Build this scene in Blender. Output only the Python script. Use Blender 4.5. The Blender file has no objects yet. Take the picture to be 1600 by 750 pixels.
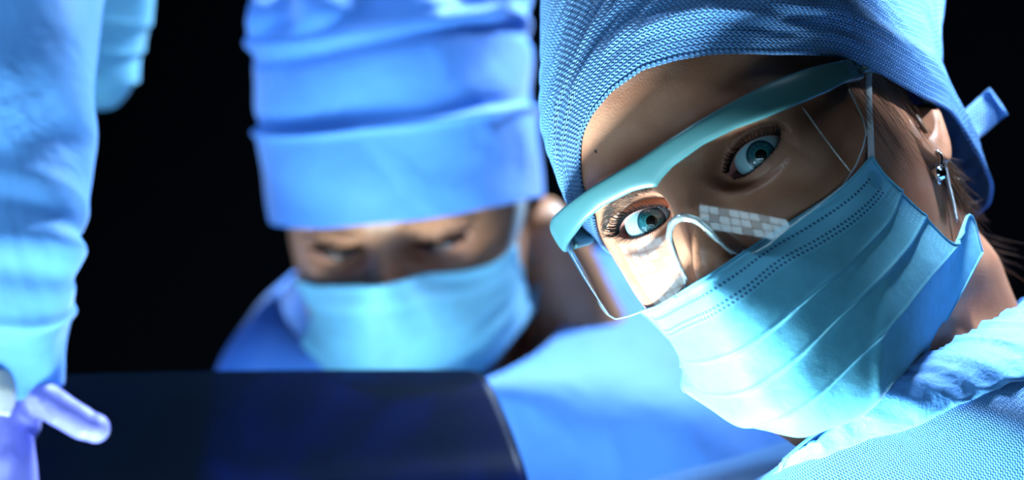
import bpy, bmesh, math, random
import numpy as np
from mathutils import Vector, Matrix, noise
from mathutils.geometry import delaunay_2d_cdt
random.seed(7); np.random.seed(7)
PI = math.pi
S = bpy.context.scene
COL = S.collection

# ------------------------------------------------------------------ camera, world, lights
H = 1350.0                       # camera height in mm; everything below is measured in mm
FPX = 3800.0                     # focal length for a 1600 px wide frame
cam_d = bpy.data.cameras.new('camera'); cam = bpy.data.objects.new('camera', cam_d); COL.objects.link(cam)
cam.location = (0, 0, H/1000); cam.rotation_euler = (PI/2, 0, 0)
cam_d.sensor_width = 36; cam_d.lens = 36*FPX/1600
cam_d.clip_start = .05
cam_d.dof.use_dof = True; cam_d.dof.focus_distance = 1.072; cam_d.dof.aperture_fstop = 4.3
S.camera = cam
S.view_settings.view_transform = 'Standard'; S.view_settings.look = 'None'
S.view_settings.gamma = 1; S.view_settings.use_curve_mapping = False
S.view_settings.exposure = 0.0
world = bpy.data.worlds.new('world'); S.world = world; world.use_nodes = True
world.node_tree.nodes['Background'].inputs[0].default_value = (.02, .10, .22, 1)
world.node_tree.nodes['Background'].inputs[1].default_value = .003

def W(x, y, d):                  # photograph pixel + distance in mm -> world point in mm
    return np.array([(x-800)/FPX*d, d, H-(y-375)/FPX*d])
def lamp(name, loc, at, size, power, color, sizey=None, spread=180):
    l = bpy.data.lights.new(name, 'AREA'); o = bpy.data.objects.new(name, l); COL.objects.link(o)
    l.shape = 'RECTANGLE' if sizey else 'DISK'; l.size = size
    if sizey: l.size_y = sizey
    l.energy = power; l.color = color; l.spread = math.radians(spread)
    o.location = loc; d = Vector(at)-Vector(loc); o.rotation_euler = d.to_track_quat('-Z', 'Y').to_euler()
    return o
FACE = (.10, 1.06, 1.33)
lamp('key_lamp_light', (-.24, .98, .68), FACE, .20, 9.5, (.66, .92, 1), spread=74)                      # low left
def reflection_grid(loc, at, w, h, nx, ny, power, color):        # added grid of square lights, shaped for the reflections in the clear shield
    q = (Vector(at)-Vector(loc)).to_track_quat('-Z', 'Y')
    for i in range(nx):
        for k in range(ny):
            off = q @ Vector((((i+.5)/nx-.5)*w, ((k+.5)/ny-.5)*h, 0))
            lamp('reflection_cell_light', Vector(loc)+off, Vector(at)+off, w/nx*.93, power/nx/ny*(1 if (i*3+k*5) % 4 else .45), color, h/ny*.90)
reflection_grid((-.37, .87, .90), FACE, .42, .30, 6, 6, 3.6, (.46, .80, 1))
reflection_grid((-.02, .50, 1.08), FACE, .52, .13, 9, 3, 1.4, (.46, .78, 1))
lamp('overhead_light', (.25, 1.31, 2.35), (.22, 1.16, 1.45), .20, 5.0, (.64, .82, 1), spread=42)
lamp('overhead_light', (.50, 1.85, 2.30), (-.12, 1.5, 1.42), .25, 6.5, (.55, .78, 1), spread=50)
lamp('overhead_light', (-.90, .85, 2.30), (-.45, 1.4, 1.42), .30, 3.6, (.46, .74, 1), spread=90)
lamp('overhead_light', (.95, .85, 2.30), (.205, 1.17, 1.53), .05, 1.5, (.66, .84, 1), spread=11)  # added tight beam that brightens only the cap's upper right
lamp('soft_fill_light', (.60, .55, 2.45), (.1, 1.2, 1.3), .6, 1.6, (.55, .80, 1))  # unseen soft fill, added to lift the dark side of the near mask

# ------------------------------------------------------------------ node helpers
def mat(name, base=(.5, .5, .5), rough=.5, metal=0, spec=.5, **kw):
    m = bpy.data.materials.new(name); m.use_nodes = True
    b = m.node_tree.nodes['Principled BSDF']
    b.inputs['Base Color'].default_value = (*base, 1); b.inputs['Roughness'].default_value = rough
    b.inputs['Metallic'].default_value = metal; b.inputs['Specular IOR Level'].default_value = spec
    for k, v in kw.items(): b.inputs[k.replace('_', ' ')].default_value = v
    return m
class NT:                        # small helper that chains math nodes
    def __init__(s, m): s.m = m; s.t = m.node_tree; s.n = s.t.nodes; s.l = s.t.links; s.b = s.n['Principled BSDF']
    def node(s, typ, **kw):
        n = s.n.new(typ)
        for k, v in kw.items(): setattr(n, k, v)
        return n
    def put(s, sock, v):
        if hasattr(v, 'is_output'): s.l.new(v, sock)
        else: sock.default_value = v
    def M(s, op, a, b=0., c=0.):
        n = s.node('ShaderNodeMath', operation=op)
        s.put(n.inputs[0], a); s.put(n.inputs[1], b); s.put(n.inputs[2], c); return n.outputs[0]
    def mix(s, f, a, b):
        n = s.node('ShaderNodeMix', data_type='RGBA'); s.put(n.inputs[0], f)
        for i, v in ((6, a), (7, b)):
            if isinstance(v, tuple) and len(v) == 3: v = (*v, 1)
            s.put(n.inputs[i], v)
        return n.outputs[2]
    def tex(s, scale, detail=3, vec=None, rough=.5, dist=0):
        n = s.node('ShaderNodeTexNoise'); n.inputs['Scale'].default_value = scale; n.inputs['Detail'].default_value = detail
        n.inputs['Roughness'].default_value = rough; n.inputs['Distortion'].default_value = dist
        s.l.new(vec if vec is not None else s.obj(), n.inputs['Vector']); return n.outputs[0]
    def obj(s): return s.node('ShaderNodeTexCoord').outputs['Object']
    def uv(s):
        n = s.node('ShaderNodeSeparateXYZ'); s.l.new(s.node('ShaderNodeTexCoord').outputs['UV'], n.inputs[0]); return n.outputs[0], n.outputs[1]
    def smooth(s, v, lo, hi):
        n = s.node('ShaderNodeMapRange', interpolation_type='SMOOTHSTEP'); s.put(n.inputs[0], v)
        s.put(n.inputs[1], lo); s.put(n.inputs[2], hi); return n.outputs[0]
    def bump(s, h, dist, strength=1.0, prev=None):
        n = s.node('ShaderNodeBump'); s.l.new(h, n.inputs['Height']); n.inputs['Distance'].default_value = dist
        n.inputs['Strength'].default_value = strength
        if prev is not None: s.l.new(prev, n.inputs['Normal'])
        return n.outputs[0]

# ------------------------------------------------------------------ materials
def skin_mat(name, base, deep):
    m = mat(name, base, .42, spec=.45); N = NT(m)
    fine = N.tex(900, 3); mid = N.tex(55, 4)
    pores = N.node('ShaderNodeTexVoronoi'); pores.inputs['Scale'].default_value = 1100; N.l.new(N.obj(), pores.inputs['Vector'])
    c = N.mix(N.smooth(mid, .35, .7), base, deep)
    at = N.node('ShaderNodeAttribute', attribute_name='tint'); sep = N.node('ShaderNodeSeparateColor'); N.l.new(at.outputs['Color'], sep.inputs[0])
    c = N.mix(sep.outputs[0], c, (.50, .16, .14)); c = N.mix(sep.outputs[1], c, (.035, .018, .014))
    N.l.new(c, N.b.inputs['Base Color'])
    b1 = N.bump(pores.outputs['Distance'], .00016, .5); b2 = N.bump(fine, .00016, .45, b1)
    N.l.new(b2, N.b.inputs['Normal'])
    N.b.inputs['Subsurface Weight'].default_value = .12; N.b.inputs['Subsurface Radius'].default_value = (1, .35, .2); N.b.inputs['Subsurface Scale'].default_value = .004
    return m
def knit_mat(name, base, dark, cell=2.45, rough=.62, depth=.0016, zigzag=1.35):
    m = mat(name, base, rough, spec=.35); N = NT(m); u, v = N.uv()
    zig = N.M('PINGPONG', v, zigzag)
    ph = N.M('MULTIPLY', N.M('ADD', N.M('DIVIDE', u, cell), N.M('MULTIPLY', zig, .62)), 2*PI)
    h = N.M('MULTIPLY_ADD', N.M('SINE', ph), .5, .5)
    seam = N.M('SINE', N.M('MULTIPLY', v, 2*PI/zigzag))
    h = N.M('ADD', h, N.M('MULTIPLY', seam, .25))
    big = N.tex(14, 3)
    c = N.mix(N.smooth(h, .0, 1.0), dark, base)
    N.l.new(c, N.b.inputs['Base Color'])
    N.l.new(N.bump(h, depth, 1.0, N.bump(N.tex(60, 4), .003, .3)), N.b.inputs['Normal'])
    N.b.inputs['Sheen Weight'].default_value = .25; N.b.inputs['Sheen Tint'].default_value = (.6, .8, 1, 1)
    return m
def cloth_mat(name, base, dark, scale=30, rough=.65, bump=.004):
    m = mat(name, base, rough, spec=.3); N = NT(m)
    N.l.new(N.mix(N.smooth(N.tex(scale*.4, 3), .3, .7), base, dark), N.b.inputs['Base Color'])
    N.l.new(N.bump(N.tex(900, 2), .0004, .5, N.bump(N.tex(scale, 3, dist=.6), bump, .7)), N.b.inputs['Normal'])
    N.b.inputs['Sheen Weight'].default_value = .2
    return m
def mask_mat(name, base, umax, dots=True):
    m = mat(name, base, .6, spec=.35); N = NT(m); u, v = N.uv()
    c = N.mix(N.smooth(N.tex(120, 5, rough=.7), .35, .75), base, tuple(x*.86 for x in base))
    c = N.mix(N.smooth(v, 17.2, 15.8), c, tuple(min(1, x*1.12+.03) for x in base))      # double layered border
    hs = N.M('MULTIPLY', N.tex(1500, 2), .35)
    def row(v0, hv, pitch, hu, off=0):                         # one line of small square stitches
        du = N.M('ABSOLUTE', N.M('SUBTRACT', N.M('FRACT', N.M('ADD', N.M('DIVIDE', u, pitch), off)), .5))
        a = N.M('LESS_THAN', du, hu/pitch); b = N.M('LESS_THAN', N.M('ABSOLUTE', N.M('SUBTRACT', v, v0)), hv)
        return N.M('MULTIPLY', a, b)
    if dots:
        st = N.M('MAXIMUM', row(6.2, .62, 2.55, .66), N.M('MAXIMUM', row(13.0, .6, 2.55, .66, .3), row(15.2, .6, 2.55, .66, .8)))
        inside = N.M('LESS_THAN', N.M('ABSOLUTE', u), umax-9)
        st = N.M('MULTIPLY', st, inside)
        c = N.mix(st, c, (.02, .13, .30))
        side = N.M('SUBTRACT', umax, N.M('ABSOLUTE', u))
        fu = N.M('SUBTRACT', N.M('FRACT', N.M('DIVIDE', side, 2.7)), .5); fv = N.M('SUBTRACT', N.M('FRACT', N.M('DIVIDE', v, 2.9)), .5)
        rr = N.M('SQRT', N.M('ADD', N.M('MULTIPLY', fu, fu), N.M('MULTIPLY', fv, fv)))
        wd = N.M('MULTIPLY', N.M('LESS_THAN', rr, .33), N.M('MULTIPLY', N.M('LESS_THAN', side, 12.5), N.M('GREATER_THAN', v, 14)))
        wd = N.M('MULTIPLY', wd, N.M('GREATER_THAN', side, 1.6))
        c = N.mix(N.M('MULTIPLY', wd, .5), c, tuple(min(1, x*1.25+.04) for x in base))
        # round ultrasonic weld in the top corner
        cu = N.M('SUBTRACT', side, 8); cv = N.M('SUBTRACT', v, 8.5)
        cr = N.M('SQRT', N.M('ADD', N.M('MULTIPLY', cu, cu), N.M('MULTIPLY', cv, cv)))
        ck = N.node('ShaderNodeTexChecker'); ck.inputs['Scale'].default_value = 1.1; N.l.new(N.node('ShaderNodeTexCoord').outputs['UV'], ck.inputs['Vector'])
        spot = N.M('MULTIPLY', N.M('LESS_THAN', cr, 4.6), N.M('MULTIPLY_ADD', ck.outputs['Fac'], .5, .3))
        c = N.mix(N.M('MULTIPLY', spot, .6), c, (.05, .26, .45))
        hs = N.M('ADD', hs, N.M('SUBTRACT', N.M('MULTIPLY', wd, 1.6), N.M('MULTIPLY', N.M('ADD', st, spot), 1.2)))
    N.l.new(c, N.b.inputs['Base Color'])
    N.l.new(N.bump(hs, .0004, .8, N.bump(N.tex(70, 3), .0025, .3)), N.b.inputs['Normal'])
    N.b.inputs['Sheen Weight'].default_value = .15
    # thin non-woven sheet: a little light comes through
    tr = N.node('ShaderNodeBsdfTranslucent'); N.l.new(c, tr.inputs[0]); mx = N.node('ShaderNodeMixShader'); mx.inputs[0].default_value = .22
    out = N.n['Material Output']; N.l.new(N.b.outputs[0], mx.inputs[1]); N.l.new(tr.outputs[0], mx.inputs[2]); N.l.new(mx.outputs[0], out.inputs[0])
    return m
def clear_mat(name, tint=(.93, .97, .98), ior=1.5, rough=.02, body=0.0, gain=1.0):
    m = bpy.data.materials.new(name); m.use_nodes = True; N = NT(m); N.n.remove(N.b)
    t = N.node('ShaderNodeBsdfTransparent'); t.inputs[0].default_value = (*tint, 1)
    g = N.node('ShaderNodeBsdfGlossy'); g.inputs['Roughness'].default_value = rough
    f = N.node('ShaderNodeFresnel'); f.inputs[0].default_value = ior
    mx = N.node('ShaderNodeMixShader'); N.l.new(N.M('MULTIPLY', f.outputs[0], gain), mx.inputs[0])
    N.l.new(t.outputs[0], mx.inputs[1]); N.l.new(g.outputs[0], mx.inputs[2]); last = mx.outputs[0]
    if body:
        d = N.node('ShaderNodeBsdfDiffuse'); d.inputs[0].default_value = (.75, .88, .92, 1)
        m2 = N.node('ShaderNodeMixShader'); m2.inputs[0].default_value = body; N.l.new(last, m2.inputs[1]); N.l.new(d.outputs[0], m2.inputs[2]); last = m2.outputs[0]
    N.l.new(last, N.n['Material Output'].inputs[0]); return m

SKIN = skin_mat('skin', (.48, .215, .125), (.40, .155, .085))
SKIN2 = skin_mat('skin_tan', (.47, .20, .10), (.40, .16, .08))
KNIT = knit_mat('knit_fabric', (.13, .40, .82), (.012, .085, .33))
KNIT2 = knit_mat('gown_knit_fabric', (.09, .33, .78), (.065, .27, .70), cell=1.5, depth=.0006, zigzag=.9)
COLLAR = cloth_mat('collar_cloth', (.10, .34, .78), (.08, .29, .72), 60, bump=.003)
BLUE = cloth_mat('blue_cloth', (.085, .27, .74), (.055, .20, .62), 22, bump=.006)
BLUE3 = cloth_mat('sleeve_cloth', (.14, .38, .80), (.10, .31, .72), 14, bump=.01)
MASKM = mask_mat('mask_fabric', (.135, .52, .73), 104)
MASK2 = mask_mat('mask_fabric_plain', (.18, .52, .72), 104, dots=False)
FRAME = mat('satin_teal_plastic', (.035, .105, .115), .3, spec=.5)
SLOT = mat('dark_slot', (.01, .02, .02), .5)
LENS = clear_mat('clear_lens', gain=1.5, rough=.06)
LEDGE = clear_mat('clear_lens_edge', (.90, .95, .97), body=.20, gain=3)
PAD = clear_mat('clear_pad', (.97, .985, .99), body=.01, gain=1.0)
ELASTIC = cloth_mat('white_elastic', (.72, .76, .82), (.6, .66, .74), 200, bump=.0006)
LASH = mat('lash', (.003, .003, .004), .6, spec=.15)
BROW = mat('brow_hair', (.045, .025, .018), .5)
HAIR = mat('brown_hair', (.10, .045, .022), .42, spec=.5)
METAL = mat('polished_steel', (.75, .78, .8), .12, metal=1)
GLOVE = cloth_mat('glove_latex', (.34, .33, .92), (.29, .28, .86), 40, rough=.4, bump=.004)
CUFF = cloth_mat('white_cuff', (.68, .66, .62), (.58, .56, .52), 60)
CORNEA = clear_mat('cornea', (1, 1, 1), 1.38, .01, gain=1.6)
WALL = mat('dark_wall', (.004, .007, .012), .8)
FLOORM = mat('dark_floor', (.02, .03, .045), .5)
STEEL = mat('table_steel', (.4, .42, .45), .35, metal=1)
def eye_mat():
    m = mat('eyeball', (.8, .8, .8), .25, spec=.5); N = NT(m)
    sp = N.node('ShaderNodeSeparateXYZ'); N.l.new(N.obj(), sp.inputs[0]); x, y, z = (N.M('MULTIPLY', o, 1000.) for o in sp.outputs)
    r = N.M('SQRT', N.M('ADD', N.M('MULTIPLY', x, x), N.M('MULTIPLY', y, y))); ang = N.M('ARCTAN2', y, x)
    cmb = N.node('ShaderNodeCombineXYZ'); N.l.new(N.M('MULTIPLY', N.M('COSINE', ang), 9.), cmb.inputs[0]); N.l.new(N.M('MULTIPLY', N.M('SINE', ang), 9.), cmb.inputs[1]); N.l.new(N.M('MULTIPLY', r, .35), cmb.inputs[2])
    fib = N.tex(1.6, 4, cmb.outputs[0], .7)
    iris = N.mix(N.smooth(fib, .35, .68), (.006, .05, .07), (.03, .19, .22))
    iris = N.mix(N.smooth(r, 3.4, 2.4), iris, (.05, .22, .20))
    iris = N.mix(N.smooth(r, 4.7, 6.3), iris, (.006, .03, .05))
    iris = N.mix(N.smooth(r, 2.75, 2.5), iris, (.001, .001, .001))
    scl = N.mix(N.smooth(N.tex(220, 5), .5, .8), (.30, .50, .55), (.34, .42, .44))
    front = N.M('GREATER_THAN', z, 0.)
    c = N.mix(N.M('MULTIPLY', N.smooth(r, 6.8, 6.2), front), scl, iris)
    N.l.new(c, N.b.inputs['Base Color']); return m
EYE = eye_mat()

# ------------------------------------------------------------------ object helpers
def to_mesh(name, V, F, m, smooth=True, uv=None, tint=None):
    me = bpy.data.meshes.new(name); me.from_pydata([tuple(map(float, v)) for v in V], [], [tuple(map(int, f)) for f in F]); me.update()
    if m: me.materials.append(m)
    if smooth: me.polygons.foreach_set('use_smooth', [True]*len(me.polygons))
    if uv is not None:
        lay = me.uv_layers.new(name='UVMap'); li = np.empty(len(me.loops), int); me.loops.foreach_get('vertex_index', li)
        lay.data.foreach_set('uv', np.asarray(uv, float)[li].ravel())
    if tint is not None:
        a = me.color_attributes.new('tint', 'FLOAT_COLOR', 'POINT'); t = np.ones((len(V), 4)); t[:, :3] = tint; a.data.foreach_set('color', t.ravel())
    return me
def obj(name, V, F, m, parent=None, smooth=True, uv=None, tint=None, fix=True):
    """V in mm, world axes. A child is stored relative to its parent's base."""
    V = np.asarray(V, float)/1000
    o = bpy.data.objects.new(name, None)
    bpy.data.objects.remove(o)
    org = np.array(parent['_o']) if parent is not None else V.mean(0)
    me = to_mesh(name, V-org, F, m, smooth, uv, tint)
    o = bpy.data.objects.new(name, me); COL.objects.link(o)
    if parent is not None: o.parent = parent
    else: o.location = org
    o['_o'] = list(map(float, org))
    if fix:
        bm = bmesh.new(); bm.from_mesh(me); bmesh.ops.recalc_face_normals(bm, faces=bm.faces); bm.to_mesh(me); bm.free()
    return o
def empty(name, loc_mm):
    o = bpy.data.objects.new(name, None); COL.objects.link(o); o.location = np.array(loc_mm)/1000; o['_o'] = list(map(float, np.array(loc_mm)/1000)); o.empty_display_size = .05
    return o
def tag(o, label=None, cat=None, group=None, kind=None):
    for k, v in (('label', label), ('category', cat), ('group', group), ('kind', kind)):
        if v: o[k] = v
    return o
def grid(P, closed=False, caps=False):
    """P[nu,nv,3]; closed wraps the u direction"""
    nu, nv = P.shape[:2]; V = P.reshape(-1, 3); F = []
    for i in range(nu if closed else nu-1):
        a = i*nv; b = ((i+1) % nu)*nv
        for j in range(nv-1): F.append((a+j, b+j, b+j+1, a+j+1))
    if caps:
        F.append([i*nv for i in range(nu)][::-1]); F.append([i*nv+nv-1 for i in range(nu)])
    return V, F
def join(parts):
    V = []; F = []; k = 0
    for v, f in parts:
        V.append(np.asarray(v)); F += [tuple(i+k for i in q) for q in f]; k += len(v)
    return np.concatenate(V), F
def smooth_path(pts, n):
    p = np.asarray(pts, float); m = len(p); t = np.linspace(0, m-1, n); i = np.clip(t.astype(int), 0, m-2); u = (t-i)[:, None]
    pp = np.vstack([2*p[0]-p[1], p, 2*p[-1]-p[-2]]); a, b, c, d = pp[i], pp[i+1], pp[i+2], pp[i+3]
    return .5*((2*b)+(-a+c)*u+(2*a-5*b+4*c-d)*u*u+(-a+3*b-3*c+d)*u**3)
def tube(pts, rad, n=10, k=8, flat=1.0, up=None):
    """tapered tube along a smooth path; flat<1 squashes it"""
    P = smooth_path(pts, n) if n else np.asarray(pts, float); n = len(P)
    r = np.interp(np.linspace(0, 1, n), np.linspace(0, 1, len(np.atleast_1d(rad))), np.atleast_1d(rad))
    T = np.gradient(P, axis=0); T /= np.linalg.norm(T, axis=1)[:, None]+1e-9
    u0 = np.array(up if up is not None else ([0, 0, 1] if abs(T[0][2]) < .9 else [1, 0, 0]), float); out = []
    for i in range(n):
        a = np.cross(T[i], u0); a /= np.linalg.norm(a)+1e-9; b = np.cross(a, T[i]); u0 = b
        ang = np.arange(k)*2*PI/k
        out.append(P[i]+r[i]*(np.cos(ang)[:, None]*a+flat*np.sin(ang)[:, None]*b))
    return grid(np.array(out).transpose(1, 0, 2), closed=True, caps=True)
def ball(c, r, seg=20, rings=12, Rm=None):
    th = np.arange(seg)*2*PI/seg; ph = np.linspace(.001, PI-.001, rings)
    P = np.stack([np.outer(np.cos(th), np.sin(ph)), np.outer(np.sin(th), np.sin(ph)), np.outer(np.ones(seg), np.cos(ph))], -1)*np.array(r)
    if Rm is not None: P = P@np.array(Rm).T
    return grid(P+np.array(c), closed=True, caps=True)
def thick(o, t, off=0):
    m = o.modifiers.new('thickness', 'SOLIDIFY'); m.thickness = t/1000; m.offset = off; return o
def catmull_grid(C, ru, rv):
    C = np.array(C, float); A = np.stack([smooth_path(C[:, j], (C.shape[0]-1)*rv+1) for j in range(C.shape[1])], 1)
    return np.stack([smooth_path(A[i], (C.shape[1]-1)*ru+1) for i in range(A.shape[0])], 0)

# ------------------------------------------------------------------ head shape (head frame: x her left, y up, z forward, mm)
_cache = {}
def interp(tab, y):
    key = tuple(map(tuple, tab))
    if key not in _cache:
        xs = np.linspace(tab[0][0], tab[-1][0], 3000); _cache[key] = (xs, interp_smooth(tab, xs))
    xs, cols = _cache[key]; return [np.interp(y, xs, c) for c in cols]
def interp_smooth(tab, y):
    k = np.array(tab, float); x = k[:, 0]; y = np.asarray(y, float); h = np.diff(x); out = []
    i = np.clip(np.searchsorted(x, y)-1, 0, len(x)-2); t = np.clip((y-x[i])/h[i], 0, 1)
    for c in range(1, k.shape[1]):
        v = k[:, c]; d = np.diff(v)/h; m = np.zeros(len(x)); m[0] = d[0]; m[-1] = d[-1]
        s = d[:-1]*d[1:] > 0
        m[1:-1] = np.where(s, 2*d[:-1]*d[1:]/np.where(s, d[:-1]+d[1:], 1), 0)
        out.append((2*t**3-3*t**2+1)*v[i]+(t**3-2*t**2+t)*h[i]*m[i]+(-2*t**3+3*t**2)*v[i+1]+(t**3-t**2)*h[i]*m[i+1])
    return out
HEAD = [(-330, 90, 50, 70, -75), (-230, 66, 46, 78, -58), (-170, 57, 44, 112, -42), (-145, 53, 44, 114, -32), (-130, 52, 46, 114, -22), (-118, 49, 50, 113, -12), (-110, 49, 64, 112, -8),
 (-98, 51, 84, 110, -3), (-84, 57, 86, 107, 0), (-68, 61, 86, 102, 0), (-50, 66, 86, 98, 0), (-25, 70, 85, 95, 0), (0, 73, 87, 97, 0), (12, 74, 88, 98, 0), (26, 75, 91, 98, 0), (42, 75, 91, 97, 0),
 (60, 70, 88, 93, 0), (80, 60, 77, 83, 0), (98, 44, 58, 64, 0), (110, 34, 40, 44, 0), (117, 14, 16, 18, 0), (119, .5, .5, .5, 0)]
NOSE = [(-60, 0, 12), (-53, 3, 14), (-48, 15, 14), (-41, 23, 12), (-34, 22, 10.5), (-24, 16, 8.5), (-12, 10, 7.5), (0, 5.5, 7.5), (8, 3, 9), (16, 1, 12), (24, 0, 14)]
def g(x, c, s): return np.exp(-((x-c)/s)**2)
def sstep(a, b, x): t = np.clip((x-a)/(b-a), 0, 1); return t*t*(3-2*t)
def head(th, y, feat=True, tab=HEAD, off=0, n=2.25):
    A, B, C, Z = interp(tab, y); s = np.sin(th); c = np.cos(th); D = np.where(c > 0, B, C)
    r = (np.abs(s/A)**n+np.abs(c/D)**n)**(-1/n)+off
    if feat:
        x = r*s; ax = np.abs(x); front = np.clip(c*1.6, 0, 1)
        Hh, Wd = interp(NOSE, y); dz = Hh*np.exp(-np.abs(x/Wd)**2.3)*((y > -60) & (y < 24))
        dz = dz-6.0*np.exp(-((ax-29)/15)**2-((y-1)/12)**2)-3.5*g(ax, 15, 6)*g(y, 1, 9)
        dz = dz+2.6*g(ax, 24, 17)*g(y, 22+.08*(ax-24), 7)+4.0*g(ax, 47, 16)*g(y, -24, 13)
        dz = dz+4.5*g(x, 0, 20)*g(y, -66, 9)+3.0*g(x, 0, 14)*g(y, -101, 10)-1.5*g(x, 0, 18)*g(y, -83, 6)
        dz = dz+1.2*g(y, -62, 3)*g(x, 0, 20)+1.5*g(y, -71, 3)*g(x, 0, 18)-1.8*g(y, -66.5, 1.6)*g(x, 0, 24)       # lips
        r = r+dz*front*c
        r = r-3.0*g(ax, 68, 12)*g(y, 28, 18)*(c > -.2)
        r = r+17*g(np.degrees(np.abs(np.arctan2(s, c))), 143, 19)*g(y, -98, 36)      # neck muscle behind the jaw
    return np.stack([r*s, y+0*r, Z+r*c], -1)
def head_at(x, y, off=0):                     # surface point of the face at a given x, y
    lo = np.zeros_like(x)-1.45; hi = np.zeros_like(x)+1.45
    for _ in range(22):
        mid = (lo+hi)/2; px = head(mid, y)[..., 0]; lo = np.where(px < x, mid, lo); hi = np.where(px < x, hi, mid)
    return (lo+hi)/2
def rot(y, p, r):
    Ry = np.array([[np.cos(y), 0, np.sin(y)], [0, 1, 0], [-np.sin(y), 0, np.cos(y)]])
    Rx = np.array([[1, 0, 0], [0, np.cos(p), -np.sin(p)], [0, np.sin(p), np.cos(p)]])
    Rz = np.array([[np.cos(r), -np.sin(r), 0], [np.sin(r), np.cos(r), 0], [0, 0, 1]])
    return Rz@Rx@Ry
M0 = np.array([[1, 0, 0], [0, 0, -1], [0, 1, 0]], float)
class Pose:
    def __init__(s, yaw, pitch, roll, T): s.R = M0@rot(*np.radians([yaw, pitch, roll])); s.T = M0@np.array(T, float)+np.array([0, 0, H])
    def __call__(s, P): return np.asarray(P, float)@s.R.T+s.T
    def inv(s, P): return (np.asarray(P, float)-s.T)@s.R

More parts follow.
